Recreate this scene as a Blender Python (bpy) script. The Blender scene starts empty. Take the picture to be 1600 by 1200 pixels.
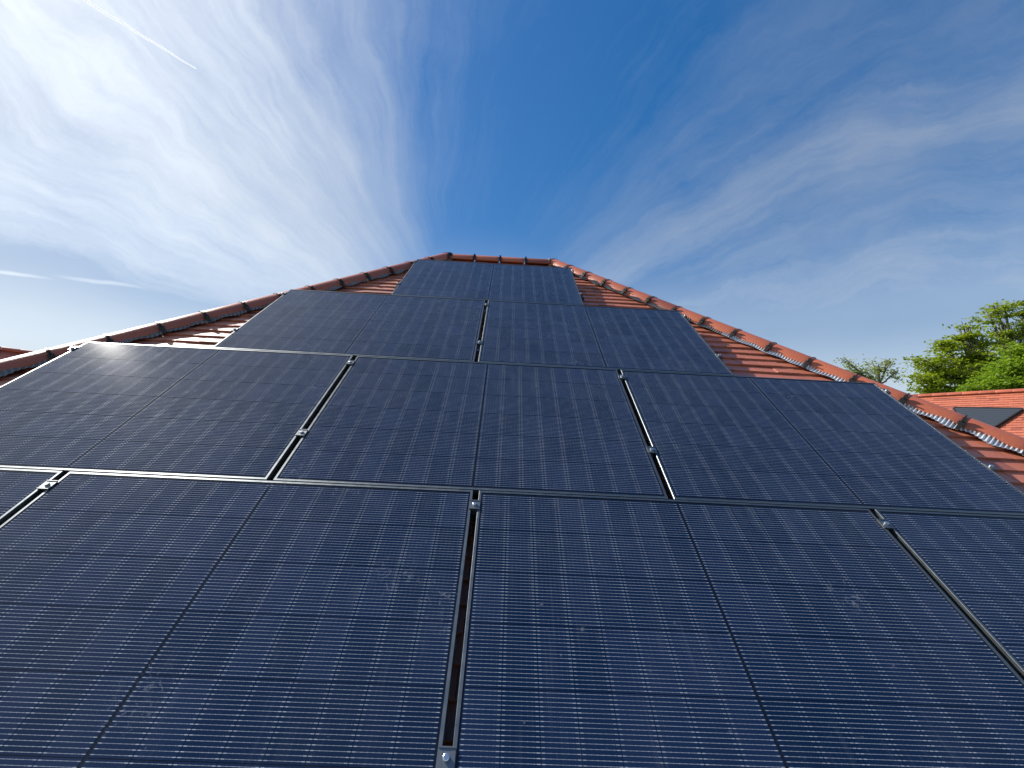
import bpy, math, random
import numpy as np
from mathutils import Vector, Matrix
random.seed(7)
rng = np.random.default_rng(11)
S = bpy.context.scene
COL = S.collection
R = math.radians

# ------------------------------------------------------------------ frame of the roof
PITCH = R(40.0)
CP, SP = math.cos(PITCH), math.sin(PITCH)
ORG = Vector((0, 0, 5.95))                       # a point on the panel plane, metres above the ground
# roof coordinates: u to the right, v up the slope, n out of the slope
ROOF = Matrix(((1, 0, 0, ORG.x), (0, CP, -SP, ORG.y), (0, SP, CP, ORG.z), (0, 0, 0, 1)))
R3 = ROOF.to_3x3()

# ------------------------------------------------------------------ camera
def rodr(r):
    r = np.array(r); t = np.linalg.norm(r); k = r / t
    K = np.array([[0, -k[2], k[1]], [k[2], 0, -k[0]], [-k[1], k[0], 0]])
    return np.eye(3) + math.sin(t) * K + (1 - math.cos(t)) * K @ K
FPX = 666.567
RC = rodr([2.123625, 0.043930, 0.050634])
CAMR = Vector((0.096826, -1.342042, 1.378831))
M3 = np.array(R3)
ax = [Vector(M3 @ RC[0]), Vector(-(M3 @ RC[1])), Vector(-(M3 @ RC[2]))]
cam_loc = ROOF @ CAMR
cd = bpy.data.cameras.new('camera')
cam = bpy.data.objects.new('camera', cd); COL.objects.link(cam)
mw = Matrix((ax[0], ax[1], ax[2])).transposed().to_4x4(); mw.translation = cam_loc
cam.matrix_world = mw
cd.sensor_width = 36; cd.lens = 36 * FPX / 1600; cd.clip_start = 0.02; cd.clip_end = 60000
S.camera = cam
def ray(px, py):
    d = ax[0] * (px - 800) / FPX - ax[1] * (py - 600) / FPX - ax[2]
    return d.normalized()
def on_y(px, py, Y):                              # point on the ray at forward distance Y from the camera
    d = ray(px, py); return cam_loc + d * (Y / d.y)
def topx(P):
    q = mw.inverted() @ Vector(P)
    if q.z > -0.01: return None
    return (800 + FPX * q.x / -q.z, 600 + FPX * -q.y / -q.z)

# ------------------------------------------------------------------ sun and sky
SUN = (R3 @ Vector((-0.318, 0.306, 0.132))).normalized()
elev = math.asin(SUN.z); azim = math.atan2(SUN.x, SUN.y)
sl = bpy.data.lights.new('sun', 'SUN'); sl.energy = 4.2; sl.angle = R(0.5); sl.color = (1.0, 0.955, 0.88)
so = bpy.data.objects.new('sun', sl); COL.objects.link(so)
so.rotation_euler = (-SUN).to_track_quat('-Z', 'Y').to_euler(); so.location = (0, 0, 60)

W = bpy.data.worlds.new('World'); S.world = W; W.use_nodes = True
nt = W.node_tree; nt.nodes.clear(); L = nt.links
def N(t, **k):
    n = nt.nodes.new(t)
    for a, b in k.items(): setattr(n, a, b)
    return n
def math_(op, a, b=None, c=None, clamp=False):
    n = N('ShaderNodeMath', operation=op); n.use_clamp = clamp
    for i, v in enumerate((a, b, c)):
        if v is None: continue
        if isinstance(v, (int, float)): n.inputs[i].default_value = v
        else: L.new(v, n.inputs[i])
    return n.outputs[0]
def dot_(v, w):
    n = N('ShaderNodeVectorMath', operation='DOT_PRODUCT'); L.new(v, n.inputs[0]); n.inputs[1].default_value = w
    return n.outputs['Value']
def ramp_(fac, pts, interp='LINEAR'):
    n = N('ShaderNodeValToRGB'); cr = n.color_ramp; cr.interpolation = interp
    while len(cr.elements) < len(pts): cr.elements.new(0.5)
    for e, (p, v) in zip(cr.elements, pts):
        e.position = p; e.color = (v, v, v, 1) if isinstance(v, (int, float)) else (*v, 1)
    L.new(fac, n.inputs[0]); return n.outputs[0]
sky = N('ShaderNodeTexSky', sky_type='NISHITA'); sky.sun_disc = False
sky.sun_elevation = elev; sky.sun_rotation = azim; sky.altitude = 200
sky.air_density = 1.0; sky.dust_density = 0.6; sky.ozone_density = 3.0
tc = N('ShaderNodeTexCoord'); D = tc.outputs['Generated']
# high cirrus fanning out of one point of the sky low behind the roof
D0 = ray(730, 570); E1 = (ax[0] - D0 * ax[0].dot(D0)).normalized(); E2 = D0.cross(E1); E2 = E2 if E2.z > 0 else -E2
a = dot_(D, E1); b = dot_(D, E2); c = dot_(D, D0)
th = math_('ARCTAN2', a, b)                                    # 0 is up, positive right
rr = math_('ARCCOSINE', c)
thn = math_('ADD', math_('MULTIPLY', th, 1 / (2 * math.pi)), 0.5)
def P_(deg): return deg / 360 + 0.5
# the streaks bend a little, so warp the angle with a soft noise first
cmbw = N('ShaderNodeTexNoise'); cmbw.inputs['Scale'].default_value = 1.6; cmbw.inputs['Detail'].default_value = 3; L.new(D, cmbw.inputs['Vector'])
fw = N('ShaderNodeTexNoise'); fw.inputs['Scale'].default_value = 7; fw.inputs['Detail'].default_value = 7; fw.inputs['Roughness'].default_value = 0.65; L.new(D, fw.inputs['Vector'])
thw = math_('ADD', th, math_('ADD', math_('MULTIPLY', math_('SUBTRACT', cmbw.outputs['Fac'], 0.5), 0.60), math_('MULTIPLY', math_('SUBTRACT', fw.outputs['Fac'], 0.5), 0.13)))
s1 = math_('SINE', thw); c1 = math_('COSINE', thw)
def streak(ka, kr, scale, detail, rough):
    v = N('ShaderNodeCombineXYZ')
    L.new(math_('MULTIPLY', s1, ka), v.inputs[0]); L.new(math_('MULTIPLY', c1, ka), v.inputs[1]); L.new(math_('MULTIPLY', rr, kr), v.inputs[2])
    n = N('ShaderNodeTexNoise'); n.inputs['Scale'].default_value = scale; n.inputs['Detail'].default_value = detail; n.inputs['Roughness'].default_value = rough
    L.new(v.outputs[0], n.inputs['Vector']); return n.outputs['Fac']
st1 = streak(2.0, 1.0, 1.5, 5, 0.55)
st2 = streak(9.0, 2.2, 2.0, 8, 0.68)
wisp = N('ShaderNodeTexNoise'); wisp.inputs['Scale'].default_value = 5; wisp.inputs['Detail'].default_value = 8; wisp.inputs['Roughness'].default_value = 0.62
L.new(D, wisp.inputs['Vector'])
cov = ramp_(math_('ADD', math_('MULTIPLY', thw, 1 / (2 * math.pi)), 0.5),
            [(P_(-120), 0.1), (P_(-93), 0.14), (P_(-84), 0.36), (P_(-72), 0.66), (P_(-52), 0.74), (P_(-34), 0.64), (P_(-20), 0.50), (P_(-7), 0.30), (P_(7), 0.14),
             (P_(20), 0.07), (P_(36), 0.20), (P_(52), 0.36), (P_(61), 0.56), (P_(70), 0.44), (P_(80), 0.54), (P_(95), 0.36), (P_(130), 0.15)], 'EASE')
tex = math_('ADD', math_('MULTIPLY', st1, 0.36), math_('ADD', math_('MULTIPLY', st2, 0.38), math_('MULTIPLY', wisp.outputs['Fac'], 0.26)))
# threshold falls where coverage is high
den = math_('MULTIPLY', math_('ADD', math_('MULTIPLY', math_('SUBTRACT', tex, 0.5), math_('MULTIPLY', ramp_(rr, [(0.1, 0.35), (0.6, 1.0)]), 2.0)), math_('SUBTRACT', math_('MULTIPLY', cov, 1.25), 0.12)), 1.0, clamp=True)
den = math_('MULTIPLY', den, math_('SMOOTHSTEP' if False else 'MULTIPLY', cov, 1.15, clamp=True), clamp=True)
den = math_('MULTIPLY', den, ramp_(rr, [(0.08, 0.35), (0.22, 0.62), (0.36, 0.95)]))
# small bright streak clouds low on the left
for (px, py, w, h, st) in [(12, 427, 55, 5, .7), (160, 441, 75, 6, .6), (190, 452, 60, 4, .3), (95, 524, 50, 7, .3)]:
    d = ray(px, py); q1 = (ray(px + 60, py + 8) - ray(px - 60, py - 8)).normalized(); q2 = d.cross(q1)
    g = math_('EXPONENT', math_('MULTIPLY', -1.0, math_('ADD',
        math_('POWER', math_('MULTIPLY', dot_(D, q1 - d * q1.dot(d)), FPX * 1.3 / w), 2.0),
        math_('POWER', math_('ADD', math_('MULTIPLY', dot_(D, q2), FPX * 1.6 / h), math_('MULTIPLY', math_('SUBTRACT', wisp.outputs['Fac'], 0.5), 3.0)), 2.0))))
    front = math_('GREATER_THAN', dot_(D, d), 0.5)
    den = math_('MAXIMUM', den, math_('MULTIPLY', math_('MULTIPLY', g, front), st), clamp=True)
# pale band of thin haze above the horizon
cz = N('ShaderNodeSeparateXYZ'); L.new(D, cz.inputs[0]); z = cz.outputs[2]
hz = ramp_(z, [(0.0, 0.85), (0.12, 0.72), (0.26, 0.42), (0.5, 0.0)], 'EASE')
den = math_('MAXIMUM', den, math_('MULTIPLY', hz, math_('ADD', 0.55, math_('MULTIPLY', st1, 0.5))), clamp=True)
# clouds forward-scatter: brighter towards the sun
sd = math_('MAXIMUM', dot_(D, SUN), 0.0)
bright = math_('ADD', math_('ADD', 3.0, math_('MULTIPLY', hz, 2.3)), math_('ADD', math_('MULTIPLY', math_('POWER', sd, 3.0), 2.1), math_('MULTIPLY', math_('POWER', sd, 14.0), 2.0)))
cc = N('ShaderNodeVectorMath', operation='SCALE'); cc.inputs[0].default_value = (0.91, 0.985, 1.06); L.new(bright, cc.inputs['Scale'])
hsv = N('ShaderNodeHueSaturation'); hsv.inputs['Saturation'].default_value = 1.34; hsv.inputs['Value'].default_value = 0.88; bw = N('ShaderNodeRGBToBW'); L.new(sky.outputs[0], bw.inputs[0])
# sky colour scaled down where brightest, an added dimming of the sun's glow
damp = math_('DIVIDE', 1.0, math_('ADD', 1.0, math_('POWER', math_('DIVIDE', bw.outputs[0], 4.5), 1.5)))
sk = N('ShaderNodeVectorMath', operation='SCALE'); L.new(sky.outputs[0], sk.inputs[0]); L.new(damp, sk.inputs['Scale']); L.new(sk.outputs[0], hsv.inputs['Color'])
mx = N('ShaderNodeMix', data_type='RGBA'); L.new(den, mx.inputs['Factor']); L.new(hsv.outputs[0], mx.inputs['A']); L.new(cc.outputs[0], mx.inputs['B'])
bg = N('ShaderNodeBackground'); bg.inputs['Strength'].default_value = 0.125; L.new(mx.outputs['Result'], bg.inputs['Color'])
wo = N('ShaderNodeOutputWorld'); L.new(bg.outputs[0], wo.inputs[0])
S.view_settings.view_transform = 'Standard'; S.view_settings.look = 'None'
S.view_settings.exposure = 0.68; S.view_settings.gamma = 1.0; S.view_settings.use_curve_mapping = False

# ------------------------------------------------------------------ material helpers
class MT:
    def __init__(s, name):
        s.m = bpy.data.materials.new(name); s.m.use_nodes = True; s.t = s.m.node_tree; s.t.nodes.clear()
        s.b = s.n('ShaderNodeBsdfPrincipled'); o = s.n('ShaderNodeOutputMaterial'); s.t.links.new(s.b.outputs[0], o.inputs[0]); s.out = o
    def n(s, t, **k):
        n = s.t.nodes.new(t)
        for a_, b_ in k.items(): setattr(n, a_, b_)
        return n
    def put(s, sock, v):
        if v is None: return
        if hasattr(v, 'is_linked') or hasattr(v, 'links'): s.t.links.new(v, sock)
        else: sock.default_value = v
    def set(s, **k):
        for a_, v in k.items(): s.put(s.b.inputs[a_.replace('_', ' ')], v)
        return s
    def mt(s, op, a_, b_=None, c_=None, clamp=False):
        n = s.n('ShaderNodeMath', operation=op); n.use_clamp = clamp
        for i, v in enumerate((a_, b_, c_)): s.put(n.inputs[i], v)
        return n.outputs[0]
    def noise(s, vec, scale, detail=4, rough=0.55, dist=0.0):
        n = s.n('ShaderNodeTexNoise'); n.inputs['Scale'].default_value = scale; n.inputs['Detail'].default_value = detail
        n.inputs['Roughness'].default_value = rough; n.inputs['Distortion'].default_value = dist
        if vec is not None: s.t.links.new(vec, n.inputs['Vector'])
        return n.outputs['Fac']
    def ramp(s, f, pts):
        n = s.n('ShaderNodeValToRGB'); cr = n.color_ramp
        while len(cr.elements) < len(pts): cr.elements.new(0.5)
        for e, (p, v) in zip(cr.elements, pts):
            e.position = p; e.color = (v, v, v, 1) if isinstance(v, (int, float)) else (*v, 1)
        s.t.links.new(f, n.inputs[0]); return n.outputs[0]
    def mix(s, f, a_, b_, mode='MIX'):
        n = s.n('ShaderNodeMix', data_type='RGBA', blend_type=mode)
        s.put(n.inputs['Factor'], f)
        for k, v in (('A', a_), ('B', b_)):
            s.put(n.inputs[k], (*v, 1) if isinstance(v, tuple) and len(v) == 3 else v)
        return n.outputs['Result']
    def bump(s, h, strength, dist):
        n = s.n('ShaderNodeBump'); n.inputs['Strength'].default_value = strength; n.inputs['Distance'].default_value = dist
        s.t.links.new(h, n.inputs['Height']); s.t.links.new(n.outputs[0], s.b.inputs['Normal']); return n

def simple(name, col, rough=0.5, metal=0.0, spec=0.5):
    m = MT(name)
    m.set(Base_Color=(*col, 1), Roughness=rough, Metallic=metal, Specular_IOR_Level=spec); return m

def clay(name, col, col2, rough=0.5, spec=0.5):
    m = MT(name); geo = m.n('ShaderNodeNewGeometry'); oi = m.n('ShaderNodeObjectInfo'); pos = geo.outputs['Position']
    r = m.mt('FRACT', m.mt('ADD', geo.outputs['Random Per Island'], oi.outputs['Random']))
    f = m.mt('ADD', m.mt('MULTIPLY', r, 0.65), m.mt('MULTIPLY', m.noise(pos, 6, 5, 0.6), 0.35))
    base = m.mix(f, col, col2)
    gr = m.noise(pos, 420, 3, 0.7)
    base = m.mix(m.ramp(gr, [(0.42, 0.0), (0.75, 0.35)]), base, tuple(min(1, x * 1.5 + .03) for x in col), 'MIX')
    st = m.noise(pos, 22, 6, 0.7, 0.6)
    base = m.mix(m.ramp(st, [(0.60, 0.0), (0.74, 0.45)]), base, (0.11, 0.055, 0.04))
    lich = m.noise(pos, 95, 2, 0.5)
    base = m.mix(m.ramp(lich, [(0.735, 0.0), (0.755, 0.7)]), base, (0.55, 0.50, 0.42))
    m.set(Base_Color=base, Roughness=rough, Specular_IOR_Level=spec)
    if rough > .45: m.set(Coat_Weight=1.0, Coat_Roughness=0.48, Coat_IOR=1.55)
    base = m.mix(m.ramp(r, [(0.86, 0.0), (0.90, 0.55)]), base, tuple(x * .55 for x in col2)); m.set(Base_Color=base)
    m.bump(m.mt('ADD', m.mt('MULTIPLY', gr, 0.4), m.noise(pos, 60, 4)), 0.35, 0.004)
    return m
M = {}
M['tile'] = clay('clay_tile', (0.54, 0.155, 0.068), (0.38, 0.100, 0.052), 0.52, 0.8).m
M['ridge'] = clay('clay_ridge', (0.54, 0.15, 0.068), (0.32, 0.082, 0.050), 0.40, 0.5).m
M['deck'] = simple('roof_felt', (0.03, 0.028, 0.027), 0.9).m
M['mortar'] = simple('mortar', (0.30, 0.27, 0.24), 0.95).m
M['clip'] = simple('black_clip', (0.012, 0.012, 0.013), 0.45).m
M['roll'] = simple('pleated_aluminium', (0.62, 0.63, 0.64), 0.38, 0.55).m
M['rollg'] = simple('grey_ridge_roll', (0.17, 0.17, 0.17), 0.6, 0.1).m
M['white'] = simple('white_streak', (0.75, 0.74, 0.70), 0.8).m
M['void'] = simple('black_rubber', (0.012, 0.012, 0.014), 0.8).m
M['alu'] = simple('aluminium_rail', (0.10, 0.10, 0.11), 0.4, 0.8).m
M['steel'] = simple('stainless_bolt', (0.78, 0.78, 0.77), 0.28, 1.0).m
fm = MT('black_anodised_frame'); gp = fm.n('ShaderNodeNewGeometry').outputs['Position']
fm.set(Base_Color=(0.21, 0.23, 0.24, 1), Metallic=0.9, Roughness=fm.ramp(fm.noise(gp, 30, 4), [(0.3, 0.34), (0.7, 0.46)])); M['frame'] = fm.m
M['clamp'] = simple('grey_clamp', (0.22, 0.23, 0.24), 0.42, 0.85).m

# dust, scuffs and bird marks shared by everything under the panel glass
def dust_nodes(m, pos):
    d1 = m.ramp(m.noise(pos, 1.6, 5, 0.6), [(0.40, 0.0), (0.8, 1.0)])
    sp = m.ramp(m.noise(pos, 55, 2, 0.5), [(0.70, 0.0), (0.76, 1.0)])
    big = m.ramp(m.noise(pos, 5, 3), [(0.5, 0.0), (0.62, 1.0)])
    sc = m.ramp(m.noise(pos, 32, 7, 0.72, 1.4), [(0.56, 0.0), (0.70, 1.0)])
    reg = None
    for (px, py, rad) in SMUDGES:
        d = ray(px, py); t = (ROOF.translation - cam_loc).dot(R3.col[2]) / d.dot(R3.col[2]); P = cam_loc + d * t
        n = m.n('ShaderNodeVectorMath', operation='DISTANCE'); m.t.links.new(pos, n.inputs[0]); n.inputs[1].default_value = P
        g = m.mt('SUBTRACT', 1.0, m.mt('DIVIDE', n.outputs['Value'], rad), clamp=True)
        reg = g if reg is None else m.mt('MAXIMUM', reg, g)
    smear = m.mt('MULTIPLY', m.mt('MULTIPLY', sc, m.mt('POWER', reg, 0.5)), 0.9, clamp=True)
    rot = m.n('ShaderNodeVectorRotate', rotation_type='X_AXIS'); rot.inputs['Angle'].default_value = -PITCH; m.t.links.new(pos, rot.inputs['Vector'])
    sc3 = m.n('ShaderNodeVectorMath', operation='MULTIPLY'); m.t.links.new(rot.outputs[0], sc3.inputs[0]); sc3.inputs[1].default_value = (42, 2.0, 2.0)
    runs = m.mt('MULTIPLY', m.ramp(m.noise(sc3.outputs[0], 1.0, 4, 0.6), [(0.52, 0.0), (0.72, 1.0)]), big)
    haze = m.mt('ADD', m.mt('ADD', m.mt('MULTIPLY', runs, 0.032), m.mt('MULTIPLY', d1, 0.02)), m.mt('MULTIPLY', m.mt('MULTIPLY', sp, big), 0.12))
    return m.mt('ADD', haze, m.mt('MULTIPLY', smear, 0.38), clamp=True)
SMUDGES = [(180, 540, .16), (240, 547, .13), (485, 547, .16), (500, 700, .10), (445, 742, .12), (455, 735, .10), (750, 490, .08), (745, 497, .07), (820, 500, .07),
           (880, 505, .05), (505, 640, .09), (520, 635, .09), (1060, 570, .14), (900, 568, .06), (620, 895, .10), (690, 945, .10), (215, 1085, .10),
           (110, 755, .07), (815, 565, .06), (500, 600, .10), (1365, 765, .05), (690, 470, .05), (540, 770, .08), (930, 600, .06), (1230, 620, .08), (1330, 930, .08)]

def coated(m, rough=0.2, w=1.0):
    m.set(Coat_Weight=w, Coat_Roughness=rough, Coat_IOR=1.42)
cm = MT('solar_cell'); tcn = cm.n('ShaderNodeTexCoord'); oi = cm.n('ShaderNodeObjectInfo'); pos = cm.n('ShaderNodeNewGeometry').outputs['Position']
sp_ = cm.n('ShaderNodeSeparateXYZ'); cm.t.links.new(tcn.outputs['Object'], sp_.inputs[0]); X, Y = sp_.outputs[0], sp_.outputs[1]
PIT = 0.182 / 16
yy = cm.mt('ABSOLUTE', cm.mt('SUBTRACT', cm.mt('FRACT', cm.mt('DIVIDE', cm.mt('ADD', Y, 0.5), PIT)), 0.5))   # 0 at mid of a period
wire = cm.mt('LESS_THAN', yy, 0.5 * 0.0010 / PIT)
pads = cm.mt('LESS_THAN', yy, 0.5 * 0.0018 / PIT)
xa = cm.mt('ABSOLUTE', X)
endpad = cm.mt('MULTIPLY', cm.mt('GREATER_THAN', xa, 0.0418), cm.mt('LESS_THAN', xa, 0.0500))
dots = cm.mt('LESS_THAN', cm.mt('ABSOLUTE', cm.mt('SUBTRACT', cm.mt('FRACT', cm.mt('DIVIDE', cm.mt('ADD', X, 0.5), 0.0155)), 0.5)), 0.075)
padm = cm.mt('MULTIPLY', pads, cm.mt('MULTIPLY', cm.mt('MAXIMUM', endpad, cm.mt('MULTIPLY', dots, 0.65)), 0.84))
brk = cm.ramp(cm.noise(pos, 16, 4, 0.6), [(0.36, 0.68), (0.62, 1.0)])
line = cm.mt('MULTIPLY', cm.mt('MAXIMUM', cm.mt('MULTIPLY', wire, 0.62), padm, clamp=True), brk)
r = oi.outputs['Random']
navy = cm.mix(r, (0.0035, 0.0140, 0.044), (0.0095, 0.022, 0.062))
base = cm.mix(line, navy, (0.50, 0.53, 0.58))
du = dust_nodes(cm, pos)
base = cm.mix(du, base, (0.55, 0.58, 0.62))
cm.set(Base_Color=base, Metallic=cm.mt('MULTIPLY', line, 0.10), Roughness=cm.mt('SUBTRACT', 0.55, cm.mt('MULTIPLY', line, 0.13)), Specular_IOR_Level=0.0)
coated(cm, 0.06, 0.72)
M['cell'] = cm.m
bm_ = MT('panel_backing'); pos = bm_.n('ShaderNodeNewGeometry').outputs['Position']
bm_.set(Base_Color=bm_.mix(dust_nodes(bm_, pos), (0.008, 0.011, 0.020), (0.55, 0.58, 0.62)), Roughness=0.5, Specular_IOR_Level=0.0); coated(bm_, 0.06, 0.72)
M['back'] = bm_.m

# ------------------------------------------------------------------ mesh helpers
class MB:
    def __init__(s): s.v = []; s.f = []
    def add(s, v, f):
        o = len(s.v); s.v += [tuple(x) for x in v]; s.f += [tuple(i + o for i in q) for q in f]
    def box(s, x0, x1, y0, y1, z0, z1):
        s.add([(x0, y0, z0), (x1, y0, z0), (x1, y1, z0), (x0, y1, z0), (x0, y0, z1), (x1, y0, z1), (x1, y1, z1), (x0, y1, z1)],
              [(0, 3, 2, 1), (4, 5, 6, 7), (0, 1, 5, 4), (1, 2, 6, 5), (2, 3, 7, 6), (3, 0, 4, 7)])
    def prism(s, poly, z0f, z1f):                       # poly in xy, counter-clockwise; z given by functions of (x, y)
        n = len(poly)
        s.add([(x, y, z0f(x, y)) for x, y in poly] + [(x, y, z1f(x, y)) for x, y in poly],
              [tuple(range(n - 1, -1, -1)), tuple(range(n, 2 * n))] + [(i, (i + 1) % n, n + (i + 1) % n, n + i) for i in range(n)])
    def tube(s, pts, rad, sides=6, cap=True):
        rings = []; pts = [Vector(p) for p in pts]
        for i, p in enumerate(pts):
            d = (pts[min(i + 1, len(pts) - 1)] - pts[max(i - 1, 0)]).normalized()
            a_ = d.orthogonal().normalized() if i == 0 else (prev - d * prev.dot(d)).normalized()
            prev = a_; b_ = d.cross(a_); rr_ = rad[i] if isinstance(rad, (list, tuple)) else rad
            rings.append([p + (a_ * math.cos(t) + b_ * math.sin(t)) * rr_ for t in [2 * math.pi * k / sides for k in range(sides)]])
        v = [q for r_ in rings for q in r_]; f = []
        for i in range(len(rings) - 1):
            for k in range(sides):
                f.append((i * sides + k, i * sides + (k + 1) % sides, (i + 1) * sides + (k + 1) % sides, (i + 1) * sides + k))
        if cap: f += [tuple(range(sides - 1, -1, -1)), tuple((len(rings) - 1) * sides + k for k in range(sides))]
        s.add(v, f)
    def mesh(s, name, mat, smooth=False):
        me = bpy.data.meshes.new(name); me.from_pydata(s.v, [], s.f)
        for m in (mat if isinstance(mat, (list, tuple)) else [mat]): me.materials.append(m)
        if smooth:
            me.polygons.foreach_set('use_smooth', [True] * len(me.polygons))
        me.update(); return me
def link(name, me, parent=None, mat4=None):
    o = bpy.data.objects.new(name, me); COL.objects.link(o)
    if parent is not None: o.parent = parent
    if mat4 is not None: o.matrix_local = mat4
    return o
def tag(o, label=None, cat=None, group=None, kind=None):
    if label: o['label'] = label
    if cat: o['category'] = cat
    if group: o['group'] = group
    if kind: o['kind'] = kind
    return o
def clip_poly(poly, a_, b_, c_):                         # keep a*x + b*y <= c
    out = []
    for i in range(len(poly)):
        p, q = poly[i], poly[(i + 1) % len(poly)]
        dp = a_ * p[0] + b_ * p[1] - c_; dq = a_ * q[0] + b_ * q[1] - c_
        if dp <= 0: out.append(p)
        if dp * dq < 0:
            t = dp / (dp - dq); out.append((p[0] + t * (q[0] - p[0]), p[1] + t * (q[1] - p[1])))
    return out
def area(poly): return 0.5 * abs(sum(poly[i][0] * poly[(i + 1) % len(poly)][1] - poly[(i + 1) % len(poly)][0] * poly[i][1] for i in range(len(poly))))

# ------------------------------------------------------------------ ground
g = MB(); g.add([(-3000, -3000, 0), (3000, -3000, 0), (3000, 3000, 0), (-3000, 3000, 0)], [(0, 1, 2, 3)])
gm = MT('grass'); gp = gm.n('ShaderNodeNewGeometry').outputs['Position']
gm.set(Base_Color=gm.mix(gm.noise(gp, 0.8, 6), (0.035, 0.065, 0.018), (0.07, 0.10, 0.03)), Roughness=0.9); gm.bump(gm.noise(gp, 30, 4), 0.6, 0.05)
tag(link('ground', g.mesh('ground', gm.m)), kind='structure')

# ------------------------------------------------------------------ roof tiles
TN = -0.118            # top of a tile's tail, in n
TW, TG = 0.165, 0.100  # tile width and gauge
TAIL = 0.0150           # how far a tail stands above the tile below
def tile_poly_mesh(poly, v0):                            # poly relative to (centre, v0)
    b = MB(); k = TAIL / TG
    zt = lambda x, y: -(y) * k                           # top falls towards the head
    b.prism(poly, lambda x, y: zt(x, y) - 0.0140, zt)
    return b
FULL = tile_poly_mesh([(-TW / 2 + .0012, 0), (TW / 2 - .0012, 0), (TW / 2 - .0012, TG + .012), (-TW / 2 + .0012, TG + .012)], 0)
ME_TILE = FULL.mesh('roof_tile', M['tile'])
def lay_tiles(parent, xf, vmin, vmax, umin, umax, halfplanes, want, seed, limit=300, label=None, skip=None):
    """tiles of one slope; xf maps slope coordinates to the parent's space; want(P)->size in px or 0 picks those built one by one"""
    rnd = random.Random(seed); cand = []; rest = MB()
    nrow = int((vmax - vmin) / TG)
    for j in range(nrow):
        v0 = vmin + j * TG
        off = (j % 2) * TW / 2 + rnd.uniform(-.003, .003)
        i0 = math.floor((umin - off) / TW) - 1; i1 = math.ceil((umax - off) / TW) + 1
        for i in range(i0, i1):
            uc = off + i * TW
            poly = [(-TW / 2 + .0012, 0), (TW / 2 - .0012, 0), (TW / 2 - .0012, TG + .012), (-TW / 2 + .0012, TG + .012)]
            full = True
            for (a_, b_, c_) in halfplanes:
                cc_ = c_ - a_ * uc - b_ * v0
                if all(a_ * p[0] + b_ * p[1] <= cc_ for p in poly): continue
                full = False; poly = clip_poly(poly, a_, b_, cc_)
                if len(poly) < 3: break
            if len(poly) < 3 or area(poly) < 2e-4: continue
            sz = want(uc, v0)
            jit = Matrix.Translation((uc, v0 + rnd.uniform(-.0025, .0025), rnd.uniform(-.0018, .0018))) @ Matrix.Rotation(rnd.uniform(-.006, .006), 4, 'Z') @ Matrix.Rotation(rnd.uniform(-.012, .012), 4, 'Y')
            cand.append((sz, len(cand), full, poly, jit))
    cand.sort(key=lambda c_: (-c_[0], c_[1])); n = 0
    for sz, _, full, poly, jit in cand:
        if sz > 0 and n < limit:
            me = ME_TILE if full else tile_poly_mesh(poly, 0).mesh('cut_tile', M['tile'])
            link('roof_tile', me, parent, xf @ jit); n += 1
        else:
            t = FULL if full else tile_poly_mesh(poly, 0); mm = xf @ jit
            rest.add([mm @ Vector(p) for p in t.v], t.f)
    if rest.v:
        o = link('tile_courses', rest.mesh('tile_courses', M['tile']), parent); o['kind'] = 'stuff'
    return n

# our roof: a hip with a short ridge
RL, RR, RV = -0.70, 0.64, 4.02                           # ridge ends and ridge line in roof coordinates
EV = -1.45                                               # eaves
HS = CP                                                  # du/dv of the hips
house = link('house', None); house.matrix_world = Matrix.Translation((0, 0, 0))
tag(house, 'brick house under a steep hipped roof of red clay tiles carrying the solar panels', 'house')
def rp(u, v, n=TN): return ROOF @ Vector((u, v, n))
# planes: front and back share geometry by symmetry about the ridge
apexL, apexR = rp(RL, RV), rp(RR, RV)
run = (RV - EV) * CP; zr = apexL.z; ze = rp(0, EV).z; yr = apexL.y
xl, xr = RL - run, RR + run
e = [(xl, yr - run, ze), (xr, yr - run, ze), (xr, yr + run, ze), (xl, yr + run, ze), (RL, yr, zr), (RR, yr, zr)]
dn = Vector((0, 0, -0.062))
deck = MB(); top = [Vector(p) + dn for p in e]; low = [p + Vector((0, 0, -0.10)) for p in top[:4]]
deck.add(top + low, [(0, 1, 5, 4), (1, 2, 5), (2, 3, 4, 5), (3, 0, 4), (0, 4 + 2, 7, 1) if False else (0, 6, 7, 1), (1, 7, 8, 2), (2, 8, 9, 3), (3, 9, 6, 0), (6, 9, 8, 7)])
roof = link('roof', deck.mesh('roof', M['deck']), house)
wallm = MT('brick_wall'); tcn = wallm.n('ShaderNodeNewGeometry').outputs['Position']
wallm.set(Base_Color=wallm.mix(wallm.noise(tcn, 3, 5), (0.30, 0.13, 0.08), (0.38, 0.19, 0.12)), Roughness=0.9); wallm.bump(wallm.noise(tcn, 40, 4), 0.5, 0.01)
w = MB(); w.box(xl + .45, xr - .45, yr - run + .45, yr + run - .45, 0, ze - .17)
link('wall', w.mesh('wall', wallm.m), house)
gut = MB(); gut.tube([(xl - .06, yr - run - .06, ze - .08), (xr + .06, yr - run - .06, ze - .08), (xr + .06, yr + run + .06, ze - .08), (xl - .06, yr + run + .06, ze - .08), (xl - .06, yr - run - .06, ze - .08)], .055, 8)
link('gutter', gut.mesh('gutter', M['clip']), house)

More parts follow.
